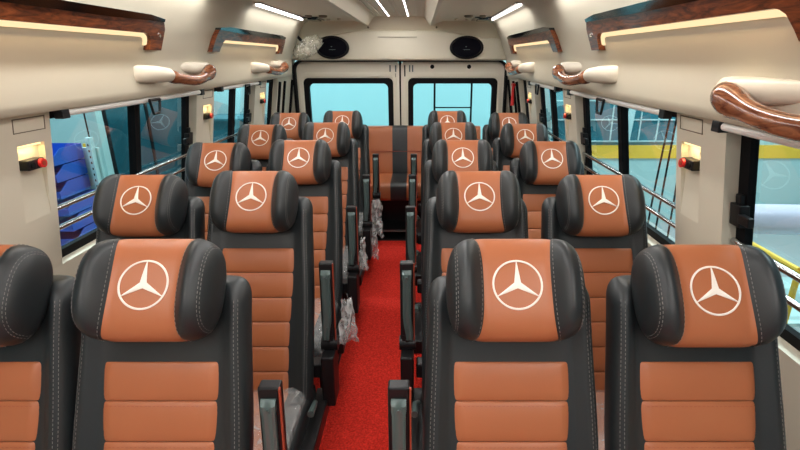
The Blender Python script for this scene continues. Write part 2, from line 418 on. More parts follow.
# ------------------------------------------------------------------ SEATS
def back_c(z): return 0.045 + (z - 1.15) * 0.42          # centre line of the backrest in y
def back_hw(z): return 0.205 + 0.0125 * (1 - sstep(0.75, 1.12, z))
ZTOP = 1.148
def front_y(x, z):
    hw = back_hw(z); u = max(-1, min(1, x / hw))
    b = 0.032 * sstep(0.70, 0.88, abs(u))
    d = (0.034 + b) * max(0, 1 - abs(u) ** 9) ** 0.42
    return back_c(z) - d
def headrest_dims(s):
    e = max(0.0, 1 - abs(s) ** 6.5) ** 0.40
    h = 0.124 * e
    df = (0.056 + 0.044 * sstep(0.42, 0.74, abs(s))) * e
    return h, df, 0.055 * e
TILT = math.radians(36); HW = 0.162; HZ = 1.152; HY = -0.03
def hp(s, phi, off=0.0):
    h, df, db = headrest_dims(s)
    cy, cz = math.cos(phi), math.sin(phi)
    dd = df if cy > 0 else db
    return Vector((HW * s * (1 + 0.0), HY - sp(cy, 0.78) * (dd + off), HZ + sp(cz, 0.78) * (h + off)))
def h_front(x, z, off=0.0):
    s = x / HW; h, df, db = headrest_dims(s)
    t = max(-1, min(1, (z - HZ) / h)); sz = sp(t, 1 / 0.78); cy = math.sqrt(max(0, 1 - sz * sz))
    return HY - (cy ** 0.78) * df - off
def seam(phi):   # where tan meets charcoal
    return 0.60 - 0.12 * max(0, math.cos(phi)) 

def make_meshes(root, arm):
    global HZ
    HZ = 1.152 if arm else 1.137
    # --- backrest shell
    B = MB(); rows = []
    zs = [0.36 + (ZTOP - 0.05 - 0.36) * i / 22 for i in range(23)]
    tops = [(ZTOP - 0.05 + 0.05 * math.sin(a), math.cos(a)) for a in [PI / 2 * k / 7 for k in range(1, 8)]]
    def loop(z, k):
        zz = min(z, ZTOP); hw = back_hw(zz) - 0.035 * (1 - k); pts = []
        N = 26
        us = [math.sin(PI / 2 * (-1 + 2 * j / N)) for j in range(N + 1)]
        for u in us:
            b = 0.032 * sstep(0.70, 0.88, abs(u)); d = (0.034 + b) * max(0, 1 - abs(u) ** 9) ** 0.42
            pts.append((hw * u, back_c(zz) - d * (0.25 + 0.75 * k if k < 1 else 1) , zz))
        for u in reversed(us[1:-1]):
            d = 0.045 * max(0, 1 - abs(u) ** 9) ** 0.42
            pts.append((hw * u, back_c(zz) + d * (0.25 + 0.75 * k if k < 1 else 1), zz))
        return pts
    for z in zs: rows.append(loop(z, 1))
    for z, k in tops: rows.append(loop(z, k))
    B.grid(rows, True, 0, True, True)
    back = B.build('backrest', M['char'], root, sharp=60)
    for sg in (-1, 1):
        for uu in (0.885, 0.925):
            St = MB(); pts = []
            for i in range(60):
                z = ZTOP - 0.030 - i * 0.0125
                x = sg * uu * back_hw(z); pts.append((x, front_y(x, z) - 0.0006, z))
            St.dashes(pts); St.build('stitching', M['stitch'], back, smooth=False)
    # --- tan panel in padded channels
    seams = [0.971, 0.883, 0.793, 0.705, 0.617, 0.529, 0.441]
    T = MB(); rows = []
    qs = [0.0, 0.015, 0.04, 0.08, 0.15, 0.3, 0.5, 0.7, 0.85, 0.92, 0.96, 0.985, 1.0]
    for z, q in [(b_ + (a_ - b_) * q, q) for a_, b_ in zip(seams, seams[1:]) for q in reversed(qs)]:
        puff = (max(0, math.sin(PI * q))) ** 0.30
        w = 0.146 - 0.014 * (1 - sstep(0.60, 0.92, z))
        row = []
        for j in range(21):
            u = -1 + 2 * j / 20; x = w * u
            e = (1 - abs(u) ** 24) ** 0.5
            row.append((x, front_y(x, z) + 0.004 - (0.001 + 0.0125 * puff) * e, z))
        rows.append(row)
    T.grid(rows); pn = T.build('back_panel', M['tan'], root, sharp=80)
    for zz in seams[1:-1]:
        TS = MB(); TS.dashes([(x, front_y(x, zz - 0.007) - 0.0085, zz - 0.007) for x in [-0.130 + 0.260 * k / 16 for k in range(17)]], 0.0006)
        TS.build('stitching', M['redge'], pn, smooth=False)
    # --- headrest
    phis = [2 * PI * k / 48 for k in range(48)]
    C = MB(); rows = []
    for j in range(21):
        q = -1 + 2 * j / 20
        edge = 0.0025 * (abs(q) ** 12)
        rows.append([hp(q * seam(p), p, -edge) for p in phis])
    C.grid(rows, True); C.tilt(HY, HZ, TILT); hd = C.build('headrest', M['tan'], root)
    for sg in (-1, 1):
        W_ = MB(); rows = []
        for j in range(19):
            t = math.sin(PI / 2 * j / 18)
            edge = 0.0025 * ((1 - t) ** 14)
            rows.append([hp(sg * (seam(p) + (0.9995 - seam(p)) * t), p, -edge) for p in phis])
        W_.grid(rows, True, 0, False, True); W_.tilt(HY, HZ, TILT); W_.build('side_wing', M['char'], hd)
    for sg in (-1, 1):
        for ph, ss in ((phis[36:] + phis[:13], None), (phis[34:] + phis[:15], 0.86), (phis[34:] + phis[:15], 0.885)):
            S2 = MB(); S2.dashes([hp(sg * (seam(p) + 0.03 if ss is None else ss), p, 0.0006) for p in ph])
            S2.tilt(HY, HZ, TILT); S2.build('stitching', M['stitch'], hd, smooth=False)
    # --- embroidered emblem: ring and three-pointed star
    E = MB(); R1, R0 = 0.0585, 0.0535; zc = HZ + 0.002; th = 0.0022
    rows = []
    for k in range(64):
        a = 2 * PI * k / 64
        row = []
        for (r, o) in ((R1, 0.0004), (R1 - 0.0008, th), (R0 + 0.0008, th), (R0, 0.0004)):
            x, z = r * math.cos(a), zc + r * math.sin(a); row.append((x, h_front(x, z, o), z))
        rows.append(row)
    rows.append(rows[0]); E.grid(rows)
    ri, ro = 0.0088, 0.0545
    for k in range(3):
        a = PI / 2 + k * 2 * PI / 3
        for sg in (-1, 1):
            b = a + sg * PI / 3
            tip0 = (ro * math.cos(a), ro * math.sin(a)); inn = (ri * math.cos(b), ri * math.sin(b))
            rws = []
            for i in range(11):
                q = i / 10
                m = (tip0[0] * q, tip0[1] * q); e = (inn[0] + (tip0[0] - inn[0]) * q + 0.0008 * math.cos(b) * q, inn[1] + (tip0[1] - inn[1]) * q + 0.0008 * math.sin(b) * q)
                rws.append([(m[0], h_front(m[0], zc + m[1], th + 0.0012), zc + m[1]), (e[0], h_front(e[0], zc + e[1], th), zc + e[1]), (e[0], h_front(e[0], zc + e[1], 0.0002), zc + e[1])])
            E.grid(rws)
    E.tilt(HY, HZ, TILT)
    E.build('star_emblem', M['logo'], hd, sharp=20)
    # --- cushion
    def cush(name, w, y0, y1, z0, z1, mat, chan=False, par=None, ex=0.0):
        K = MB(); rows = []
        for i in range(31):
            v = -1 + 2 * i / 30; sv = math.sin(PI / 2 * v)
            y = (y0 + y1) / 2 + (y1 - y0) / 2 * sv
            row = []
            for k in range(36):
                a = 2 * PI * k / 36; e = max(0, 1 - abs(sv) ** 8) ** 0.4
                pz = 0.0
                row.append((w * sp(math.cos(a), 0.35) * (0.96 + 0.04 * e), y, (z0 + z1) / 2 + (z1 - z0) / 2 * sp(math.sin(a), 0.45) * e))
            rows.append(row)
        K.grid(rows, True, 0, True, True); return K.build(name, mat, par or root)
    cu = cush('seat_cushion', 0.215, -0.72, -0.20, 0.33, 0.455, M['char'])
    cush('cushion_panel', 0.135, -0.71, -0.22, 0.40, 0.463, M['tan'])
    F = MB(); rows = []
    for i in range(29):
        row = []
        y = -0.74 + 0.50 * i / 28
        for j in range(25):
            u = -1 + 2 * j / 24; x = 0.214 * u
            z = 0.470 - 0.10 * max(0, (abs(u) - 0.9) / 0.1) ** 1.4 - (0.12 * ((1.5 - i) / 1.5) if i < 2 else 0)
            z += 0.009 * noise.noise(Vector((x * 26, y * 26, 3.1))) + 0.004 * noise.noise(Vector((x * 70, y * 60, 9)))
            row.append((x, y, z))
        rows.append(row)
    F.grid(rows); F.build('plastic_cover', M['film'], root)
    # --- frame and legs
    Fr = MB(); Fr.box(-0.20, 0.20, -0.66, -0.20, 0.27, 0.335); Fr.box(-0.21, 0.21, -0.30, -0.18, 0.30, 0.42)
    Fr.build('seat_frame', M['black'], root, smooth=False, bevel=0.006)
    for sg in (-1, 1):
        Lg = MB(); Lg.box(sg * 0.15 - 0.016, sg * 0.15 + 0.016, -0.55, -0.50, 0.014, 0.28); Lg.box(sg * 0.15 - 0.016, sg * 0.15 + 0.016, -0.22, -0.17, 0.014, 0.28)
        zf = 0.0125 if arm else 0.0005; Lg.box(sg * 0.15 - 0.022, sg * 0.15 + 0.022, -0.60, -0.12, zf, 0.024)
        Lg.build('leg', M['black'], root, smooth=False, bevel=0.003)
    # --- folded-up armrest on the aisle side
    if arm:
        def ac(x, y, z):   # leaning with the backrest
            return (x, y - 0.10 + (z - 0.95) * 0.10, z)
        xa = arm * (0.268 if arm > 0 else 0.277)
        A = MB(); A.box(xa - 0.027, xa + 0.027, 0.0, 0.036, 0.60, 0.922, fn=ac)
        ar = A.build('armrest', M['black'], root, smooth=False, bevel=0.005)
        P = MB(); rows = []
        for i in range(22):
            z = 0.605 + 0.290 * i / 21
            w = 0.0165 * (0.80 + 0.2 * sstep(0.60, 0.68, z)) * (1.12 if z > 0.86 else 1)
            e = 0.014 if z < 0.888 else 0.004
            bend = 0.006 * sstep(0.70, 0.60, z) if False else 0
            cx = xa + arm * 0.010 * (1 - sstep(0.60, 0.72, z)) * -1
            rows.append([ac(cx - w, -0.002, z), ac(cx - w, -0.002 - e * 0.8, z), ac(cx - w * 0.6, -0.002 - e, z), ac(cx - w * 0.2, -0.002 - e * 0.8, z), ac(cx + w * 0.2, -0.002 - e * 0.8, z), ac(cx + w * 0.6, -0.002 - e, z), ac(cx + w, -0.002 - e * 0.8, z), ac(cx + w, -0.002, z)])
        P.grid(rows); P.add([rows[-1][i] for i in range(8)], [tuple(range(8))])
        P.build('steel_plate', M['steel'], ar, sharp=30)
        for z in (0.868, 0.66):
            Rv = MB(); Rv.tube([ac(xa, -0.010, z), ac(xa, -0.0165, z)], [0.006, 0.004], 10); Rv.build('rivet', M['steel'], ar)
        Ed = MB(); xo = xa + 0.0285
        Ed.box(xo - 0.0022, xo + 0.0022, -0.004, 0.004, 0.60, 0.922, fn=ac); Ed.build('edge_trim', M['redge'], ar, smooth=False)
        Hg = MB(); Hg.tube([ac(xa - 0.032, 0.02, 0.575), ac(xa + 0.034, 0.02, 0.575)], 0.030, 16)
        Hg.box(xa - 0.020, xa + 0.020, -0.004, 0.05, 0.545, 0.62, fn=ac)
        Hg.tube([ac(xa + 0.0, -0.005, 0.60), ac(xa, -0.012, 0.60)], 0.007, 10)
        Hg.build('hinge', M['black'], ar)
        Sd = MB()
        Sd.box(xa - 0.026, xa + 0.026, -0.06, 0.05, 0.34, 0.555, fn=ac); Sd.box(arm * 0.21 - 0.03, arm * 0.24 + 0.03, -0.02, 0.04, 0.44, 0.50, fn=ac)
        Sd.box(min(arm * 0.205, arm * 0.262), max(arm * 0.205, arm * 0.262), -0.38, 0.02, 0.30, 0.37, fn=ac)
        Sd.build('side_bracket', M['black'], root, smooth=False, bevel=0.006)
        # recline lever
        Lv = MB(); Lv.tube([ac(arm * 0.232, -0.14, 0.42), ac(arm * 0.245, -0.20, 0.46), ac(arm * 0.245, -0.27, 0.47)], [0.010, 0.010, 0.013], 10); Lv.build('recline_lever', M['steel'], root)

rows_y = [1.074 + 0.748 * i for i in range(5)]
ordn = ['nearest row', 'second row', 'middle row', 'fourth row', 'last row']
lab_col = {-1.076: ('window side of the left block', 'beside the left windows'), -0.638: ('aisle side of the left block', 'along the left edge of the red carpet'),
           0.225: ('aisle side of the right block', 'along the right edge of the red carpet'), 0.684: ('window side of the right block', 'beside the right windows')}
for X, arm in ((-1.076, 0), (-0.638, 1), (0.225, -1), (0.684, 0)):
    first = None
    for i, Y in enumerate(rows_y):
        if first is None:
            root = empty('passenger_seat', (X, Y, 0)); make_meshes(root, arm); first = root
            bpy.context.view_layer.update()
        else:
            root = copy_tree(first)
        root.location = (X + (0.012 * i if X > 0.5 else 0) , Y + (0.05 if (X > 0.5 and i in (2, 3)) else 0), 0.0)
        tag(root, 'tan and charcoal seat, %s, %s' % (ordn[i], lab_col[X][0]), 'seat', 'passenger seats on both sides of the aisle')

# rear bench between the last seats
b = empty('rear_bench', (-0.2, 4.62, 0), 'tan bench with a charcoal centre stripe at the rear end of the aisle', 'bench')
def slab(mb, x0, x1, fnp, n=12, mi=0):
    rows = []
    for j in range(n + 1):
        x = x0 + (x1 - x0) * j / n
        rows.append(fnp(x))
    mb.grid(rows, True, mi, True, True)
BW = 0.80
def bprof(x, off=0.0):   # backrest section
    pts = []
    for k in range(32):
        t = 2 * PI * k / 32; u, v = sp(math.cos(t), 0.35), sp(math.sin(t), 0.25)
        z = 0.80 + (0.235 + off) * v; pts.append((x, 0.20 + (z - 0.8) * 0.2 + (0.062 + off) * u, z))
    return pts
def sprof(x, off=0.0):
    pts = []
    for k in range(32):
        t = 2 * PI * k / 32; u, v = sp(math.cos(t), 0.22), sp(math.sin(t), 0.4)
        pts.append((x, -0.04 + (0.27 + off) * u, 0.495 + (0.09 + off) * v))
    return pts
for nm, pf in (('backrest', bprof), ('bench_cushion', sprof)):
    mb = MB(); slab(mb, -BW, BW, pf); o = mb.build(nm, M['tan'], b)
    s_ = MB(); slab(s_, -0.075, 0.075, lambda x: pf(x, 0.003), 4); s_.build('centre_stripe', M['char'], o)
sm = MB(); sm.box(-BW + 0.01, BW - 0.01, 0.128, 0.14, 0.80, 0.803); sm.build('seam', M['redge'], b, smooth=False)
bb = MB(); bb.box(-BW, BW, 0.02, 0.26, 0.012, 0.42); bb.box(-BW, BW, -0.24, 0.03, 0.09, 0.105); bb.build('base', M['black'], b, smooth=False)
ld = MB(); ld.box(-BW, BW, -0.247, -0.24, 0.086, 0.108); ld.build('ledge_trim', M['steel'], b, smooth=False)
for x in (-0.42, 0.10, 0.32):
    lg = MB(); lg.box(x - 0.015, x + 0.015, -0.20, -0.16, 0.0, 0.42); lg.build('leg', M['black'], b, smooth=False)

# crumpled plastic hanging off the armrests
def crumple(name, x, y, z, w, hgt, lab, seed, mat='film2'):
    mb = MB(); rows = []
    for i in range(23):
        v = i / 22; row = []
        for j in range(17):
            u = -1 + 2 * j / 16
            ww = w * (0.55 + 0.75 * v ** 0.8) * (1 + 0.25 * noise.noise(Vector((v * 4, seed, 0))))
            px = ww * u + 0.014 * noise.noise(Vector((u * 2.5, v * 5, seed)))
            py = 0.045 * noise.noise(Vector((u * 2.3 + 5, v * 3, seed))) + 0.02 * noise.noise(Vector((u * 6, v * 7, seed + 3))) + 0.02 * abs(u)
            pz = -hgt * v * (1 + 0.12 * noise.noise(Vector((u * 3, 1, seed))))
            row.append((px, py, pz))
        rows.append(row)
    mb.grid(rows); o = mb.build(name, M[mat], sharp=180); o.location = (x, y, z)
    md = o.modifiers.new('thick', 'SOLIDIFY'); md.thickness = 0.0008
    return tag(o, lab, 'plastic wrap', 'loose plastic wrapping on the seats')
crumple('plastic_wrap', -0.300, 1.74, 0.745, 0.035, 0.20, 'crumpled clear plastic hanging beside the second armrest left of the carpet', 1.3)
crumple('plastic_wrap', -0.320, 2.47, 0.74, 0.022, 0.19, 'crumpled clear plastic hanging beside the third armrest left of the carpet', 4.1)
crumple('plastic_wrap', -0.315, 3.24, 0.74, 0.042, 0.27, 'white crumpled plastic hanging at the far left end of the aisle', 7.7)
crumple('plastic_wrap', -0.326, 3.18, 0.50, 0.025, 0.18, 'clear plastic bunched low beside the fourth left aisle seat', 2.2)
crumple('plastic_wrap', -0.055, 3.82, 0.42, 0.025, 0.14, 'small scrap of clear plastic beside the last right aisle seat', 9.4)

# ------------------------------------------------------------------ wood trims with warm light
def trim(side, y0, y1, lab):
    ym = (y0 + y1) / 2
    base = wall_up(side, ym, 1.78)
    r = empty('reading_light_panel', base, lab, 'light panel', 'wood framed light panels above the windows')
    def strip(name, A, B, d0, d1, mat, sub=1, sharp=40):
        mb = MB(); Rr = []
        for (pa, pb) in zip(A, B):
            a0 = wall_up(side, pa[0], pa[1], d0) - base; a1 = wall_up(side, pa[0], pa[1], d1) - base
            b1 = wall_up(side, pb[0], pb[1], d1) - base; b0 = wall_up(side, pb[0], pb[1], d0) - base
            Rr.append([a0, a1, b1, b0])
        mb.grid(Rr, True, 0, True, True); return mb.build(name, mat, r, sharp=sharp)
    zt, zb, zl = 1.840, 1.780, 1.712
    rc = 0.035; lw = 0.105
    A = []; B = []
    # near leg, band, far leg (outer path / inner path)
    A += [(y0 - 0.02, zl), (y0 - 0.015, 1.74), (y0 - 0.01, 1.77), (y0, 1.80), (y0 + 0.02, zt - 0.01)]
    B += [(y0 + lw - 0.02, zl), (y0 + lw - 0.01, 1.735), (y0 + lw, 1.752), (y0 + lw + 0.008, 1.766), (y0 + lw + 0.025, zb - 0.004)]
    for q in (0.0, 0.25, 0.5, 0.75, 1.0):
        yy = y0 + lw + 0.04 + (y1 - y0 - 2 * lw - 0.08) * q
        A.append((yy, zt)); B.append((yy, zb))
    A += [(y1 - 0.02, zt - 0.01), (y1, 1.80), (y1, 1.77), (y1, 1.74), (y1, zl)]
    B += [(y1 - lw - 0.025, zb - 0.004), (y1 - lw - 0.008, 1.766), (y1 - lw, 1.752), (y1 - lw + 0.002, 1.735), (y1 - lw + 0.005, zl)]
    strip('wood_frame', A, B, -0.03, 0.028, M['wood'])
    # light strip lining the inner edge
    C2 = [(p[0] + (0.013 if i < 4 else (-0.013 if i > len(B) - 5 else 0)), p[1] - (0.015 if 3 < i < len(B) - 4 else 0.004)) for i, p in enumerate(B)]
    strip('light_strip', B[1:-1], C2[1:-1], -0.02, 0.012, M['warm'])
    T = [(p[0], p[1] - 0.016 * (1 - abs(2 * i_ / (len(A) - 9) - 1) ** 3)) for i_, p in enumerate(A[4:-4])]; T2 = [(p[0], p[1] + 0.012) for p in A[4:-4]]
    strip('chrome_edge', T2, T, -0.03, 0.031, M['darkchrome'])
    for (yy, zz) in ((y1 - 0.045, 1.775),):
        s_ = MB(); p0 = wall_up(side, yy, zz, 0.026) - base; p1 = wall_up(side, yy, zz, 0.033) - base
        s_.tube([p0, p1], 0.008, 12); s_.build('screw', M['chrome'], r)
    # the lamp itself
    ld_ = bpy.data.lights.new('warm_lamp', 'AREA'); ld_.shape = 'RECTANGLE'; ld_.size = 0.02; ld_.size_y = (y1 - y0) * 0.8
    ld_.energy = 0.5; ld_.color = (1, 0.70, 0.38)
    lo = bpy.data.objects.new('warm_lamp', ld_); COL.objects.link(lo); lo.parent = r
    lo.location = wall_up(side, ym, 1.752, 0.03) - base; lo.rotation_euler = (0, math.radians(8) * side, 0)
trim(-1, 1.02, 2.34, 'long wood light panel above the left windows, nearer one')
trim(1, 0.98, 2.34, 'long wood light panel above the right windows, nearer one')
trim(-1, 2.93, 4.38, 'wood light panel above the left windows, farther one toward the rear doors')
trim(1, 2.93, 4.38, 'wood light panel above the right windows, farther one toward the rear doors')

# ------------------------------------------------------------------ grab handles
def handle(side, ya, yb, lab, dz=0.0):
    ym = (ya + yb) / 2; base = wall_up(side, ym, 1.60)
    r = empty('grab_handle', base, lab, 'grab handle', 'wood grab handles above the windows')
    def P(y, z, d): return wall_up(side, y, z + dz, d) - base
    def loft(name, secs, mat):
        mb = MB(); rows = []
        for (y, z, d, rd, rz) in secs:
            c = P(y, z, d); rows.append([c + Vector((rd * math.cos(a), 0, rz * math.sin(a))) for a in [2 * PI * k / 20 for k in range(20)]])
        mb.grid(rows, True, 0, True, True); return mb.build(name, mat, r, sharp=60)
    L = yb - ya
    loft('near_mount', [(ya, 1.615, -0.02, 0.012, 0.026), (ya + 0.012, 1.615, -0.008, 0.024, 0.034), (ya + 0.05, 1.613, 0.008, 0.034, 0.038), (ya + 0.12, 1.610, 0.030, 0.040, 0.037), (ya + 0.19, 1.605, 0.052, 0.036, 0.032), (ya + 0.20, 1.604, 0.054, 0.030, 0.026)], M['cream'])
    loft('far_mount', [(yb, 1.622, -0.02, 0.012, 0.024), (yb - 0.008, 1.622, 0.0, 0.026, 0.032), (yb - 0.06, 1.622, 0.018, 0.036, 0.036), (yb - 0.13, 1.624, 0.022, 0.034, 0.036), (yb - 0.20, 1.628, 0.010, 0.026, 0.032), (yb - 0.28, 1.632, -0.006, 0.018, 0.026), (yb - 0.36, 1.634, -0.022, 0.012, 0.018)], M['cream'])
    secs = []
    y0, y1 = ya + 0.18, yb - 0.09
    for i in range(25):
        t = i / 24; y = y0 + (y1 - y0) * t
        b = math.sin(PI * t)
        sw = 1 + 0.55 * math.exp(-((t - 0.90) / 0.10) ** 2) + 0.25 * math.exp(-((t - 0.05) / 0.08) ** 2)
        e = 1 if 0 < i < 24 else 0.55
        secs.append((y, 1.602 - 0.038 * b + 0.016 * t, 0.060 + 0.026 * b, 0.025 * sw * e, 0.0255 * sw * e))
    loft('wood_grip', secs, M['woodl'])
handle(-1, 2.17, 2.93, 'lacquered wood grab handle on the left wall, the larger nearer one')
handle(-1, 3.68, 4.50, 'lacquered wood grab handle on the left wall near the rear doors')
handle(1, 0.50, 1.38, 'large lacquered wood grab handle at the right edge, nearest the camera', -0.024)
handle(1, 2.12, 2.93, 'lacquered wood grab handle on the right wall, middle of the three')
handle(1, 3.68, 4.50, 'lacquered wood grab handle on the right wall near the rear doors')

# ------------------------------------------------------------------ roller blinds, guard rails, sockets
def blind(side, a, b, c, lab):
    base = wall_low(side, (a + b) / 2, 1.494, -0.030)
    r = empty('roller_blind', base, lab, 'roller blind', 'roller blinds above the side windows')
    t = MB(); t.tube([(0, a + 0.04 - base.y, 0), (0, b - 0.04 - base.y, 0)], 0.012, 14); t.build('blind_tube', M['blind'], r)
    for y in (a + 0.02, b - 0.02):
        e = MB(); e.box(-0.016, 0.016, y - base.y - 0.020, y - base.y + 0.020, -0.018, 0.014); e.build('end_cap', M['black'], r, smooth=False, bevel=0.003)
    hd = MB(); h0 = c - base.y
    for (p, q) in (((-0.045, 0.0), (0.045, 0.0)), ((-0.045, 0.0), (-0.028, -0.062)), ((0.045, 0.0), (0.028, -0.062)), ((-0.028, -0.062), (0.028, -0.062))):
        hd.tube([(-side * 0.022, h0 + p[0], p[1]), (-side * 0.022, h0 + q[0], q[1])], 0.0065, 8)
    hd.build('pull_handle', M['black'], r)
sd = {-1: 'left', 1: 'right'}
for side in (-1, 1):
    blind(side, 1.72, 2.90, 2.33, 'white roller blind with black pull over the middle large window on the %s' % sd[side])
    blind(side, 3.15, 3.96, 3.62, 'white roller blind with black pull over the third %s window' % sd[side])
blind(1, 0.15, 1.43, 0.8, 'white roller blind over the nearest right window')
def guard(side, a, b, lab):
    base = wall_low(side, (a + b) / 2, 1.09, 0.03)
    r = empty('window_guard_rail', base, lab, 'guard rail', 'metal guard rails across the side windows')
    for z in (1.135, 1.055):
        m_ = MB(); p0 = wall_low(side, a + 0.01, z, 0.032) - base; p1 = wall_low(side, b - 0.01, z, 0.032) - base
        m_.tube([p0, p1], 0.010, 12); m_.build('rail', M['rail'], r)
    for y in (a + 0.008, b - 0.008):
        m_ = MB()
        p0 = wall_low(side, y, 1.03, 0.034) - base; p1 = wall_low(side, y, 1.16, 0.034) - base
        m_.box(p0.x - 0.006, p0.x + 0.006, p0.y - 0.007, p0.y + 0.007, p0.z, p1.z); m_.build('bracket', M['black'], r, smooth=False)
for side in (-1, 1):
    for (a, b), nm in zip(WIN[1:3], ('middle large window', 'third window')):
        guard(side, a, b, 'pair of metal guard rails across the %s on the %s' % (nm, sd[side]))
guard(1, 0.15, 1.43, 'pair of metal guard rails across the nearest right window')
pl = ['nearest', 'second', 'farthest']
for side in (-1, 1):
    for i, (a, b_) in enumerate(PIL):
        yc = b_ - 0.095; p = wall_low(side, yc, 1.335, 0.012)
        r = empty('charging_socket', p, 'black socket box with red ring on the %s %s window pillar' % (pl[i], sd[side]), 'socket', 'socket boxes on the window pillars')
        s_ = MB(); s_.box(-0.026, 0.022, -0.038, 0.038, -0.016, 0.018); s_.v = [(v[0] * side if side > 0 else -v[0] * -1 * -1 if False else v[0] * side, v[1], v[2]) for v in s_.v]
        s_.build('housing', M['black'], r, smooth=False, bevel=0.004)
        k = MB(); k.tube([(-side * 0.024, 0.018, 0.001), (-side * 0.036, 0.018, 0.001)], 0.0155, 20); k.build('red_ring', M['red'], r)
        k = MB(); k.tube([(-side * 0.035, 0.018, 0.001), (-side * 0.038, 0.018, 0.001)], 0.008, 14); k.build('port', M['redge'], r)
        k = MB(); k.tube([(-side * 0.024, -0.020, 0), (-side * 0.030, -0.020, 0)], 0.010, 14); k.build('dial', M['rubber'], r)
        n = empty('niche_lamp', wall_low(side, yc, 1.399, 0.012), 'warm lamp glowing in the recess of the %s %s window pillar' % (pl[i], sd[side]), 'lamp', 'recess lamps on the window pillars')
        e = MB(); e.box(-0.010, 0.010, -0.045, 0.045, 0.0, 0.006); e.build('lens', M['niche'], n, smooth=False)
        l_ = bpy.data.lights.new('niche_glow', 'AREA'); l_.shape = 'RECTANGLE'; l_.size = 0.015; l_.size_y = 0.08; l_.energy = 0.10; l_.color = (1, 0.72, 0.32)
        lo = bpy.data.objects.new('niche_glow', l_); COL.objects.link(lo); lo.parent = n; lo.location = (-side * 0.004, 0, -0.003)

# red emergency hammer
hm = empty('emergency_hammer', wall_low(1, 4.70, 1.45, -0.03), 'small red emergency hammer hanging by the right rear corner', 'hammer')
m_ = MB(); m_.tube([(0, 0, -0.20), (0, 0.01, -0.06), (0, 0, -0.02)], [0.018, 0.011, 0.013], 10); m_.build('handle', M['red'], hm)
m_ = MB(); m_.tube([(0, -0.035, -0.01), (0, 0.035, -0.01)], [0.016, 0.016], 10); m_.build('head', M['red'], hm)

# fan wrapped in plastic in the rear left corner
fan = empty('wrapped_fan', (CX - 0.86, 4.84, 1.775), 'small wall fan still wrapped in clear plastic, beside the left speaker', 'fan')
m_ = MB(); rws = []
for i in range(15):
    th_ = PI * i / 14; row = []
    for k in range(24):
        a = 2 * PI * k / 24
        d = Vector((math.sin(th_) * math.cos(a), math.cos(th_), math.sin(th_) * math.sin(a)))
        rr_ = 1 + 0.35 * noise.noise(d * 3.2) + 0.22 * noise.noise(d * 8)
        tilt = 0.55
        x = d.x * 0.150 * rr_; z = d.z * 0.075 * rr_
        row.append((x * math.cos(tilt) - z * math.sin(tilt) , d.y * 0.06 * rr_, x * math.sin(tilt) + z * math.cos(tilt)))
    rws.append(row)
m_.grid(rws, True); m_.build('plastic_bag', M['bag'], fan, sharp=180)
m_ = MB()
for r_ in (0.03, 0.055, 0.08):
    m_.tube([(r_ * math.cos(a) - 0.01, -0.02, r_ * 0.8 * math.sin(a)) for a in [2 * PI * k / 20 for k in range(21)]], 0.0025, 5)
for k in range(8):
    a = 2 * PI * k / 8; m_.tube([(-0.01, -0.03, 0), (0.08 * math.cos(a) - 0.01, -0.02, 0.064 * math.sin(a))], 0.002, 5)
m_.build('fan_cage', M['label'], fan)
m_ = MB(); m_.tube([(-0.10, 0.02, 0.10), (-0.06, 0.0, 0.06), (0, 0, 0)], 0.014, 8); m_.tube([(-0.11 + 0.03 * math.cos(a), 0.0, 0.07 + 0.045 * math.sin(a)) for a in [2 * PI * k / 14 for k in range(10)]], 0.004, 6)
m_.build('bracket', M['black'], fan)

# ------------------------------------------------------------------ ceiling lamps
def led_tube(X, y0, y1, lab, en):
    r = empty('ceiling_light', (X, (y0 + y1) / 2, 1.997), lab, 'ceiling light', 'slim LED ceiling lights')
    hl = (y1 - y0) / 2; t = MB(); t.box(-0.040, 0.040, -hl - 0.04, hl + 0.04, 0.006, 0.022); t.build('housing', M['darkchrome'], r, smooth=False)
    t = MB(); t.box(-0.006, 0.006, -hl, hl, -0.004, 0.006); t.build('led_tube', M['led'], r, smooth=False, bevel=0.004)
    l_ = bpy.data.lights.new('led_glow', 'AREA'); l_.shape = 'RECTANGLE'; l_.size = 0.03; l_.size_y = hl * 2; l_.energy = en; l_.color = (1, 0.98, 0.95)
    lo = bpy.data.objects.new('led_glow', l_); COL.objects.link(lo); lo.parent = r; lo.location = (0, 0, -0.012)
for sx, nm in ((-1, 'left'), (1, 'right')):
    X = CX + sx * 0.843
    led_tube(X, 3.35, 4.62, 'bright LED strip light on the %s edge of the ceiling near the rear' % nm, 4)
    led_tube(X, 1.2, 2.7, 'LED strip light on the %s edge of the ceiling over the middle rows' % nm, 6)
    led_tube(X, -1.2, 0.6, 'unseen LED strip added as front fill on the %s ceiling edge near the driver' % nm, 12)  # unseen strips behind the camera, added as fill for the seat fronts
for sx, nm in ((-0.09, 'left'), (0.09, 'right')):
    r = empty('ceiling_light_line', (CX + sx, 1.7, 2.046), 'thin dotted LED line in the raised ceiling centre, %s of the pair' % nm, 'ceiling light', 'dotted LED lines in the ceiling centre')
    ch = MB(); ch.box(-0.014, 0.014, -3.2, 3.14, 0.0, 0.006); ch.build('channel', M['cream'], r, smooth=False)
    dt = MB()
    for k in range(150):
        y = -3.15 + 6.27 * k / 149; dt.box(-0.0045, 0.0045, y - 0.009, y + 0.009, -0.003, 0.001)
    dt.build('led_dots', M['led'], r, smooth=False)
    l_ = bpy.data.lights.new('line_glow', 'AREA'); l_.shape = 'RECTANGLE'; l_.size = 0.03; l_.size_y = 6.2; l_.energy = 17; l_.color = (1, 0.98, 0.95)
    lo = bpy.data.objects.new('line_glow', l_); COL.objects.link(lo); lo.parent = r; lo.location = (0, 0, -0.008)
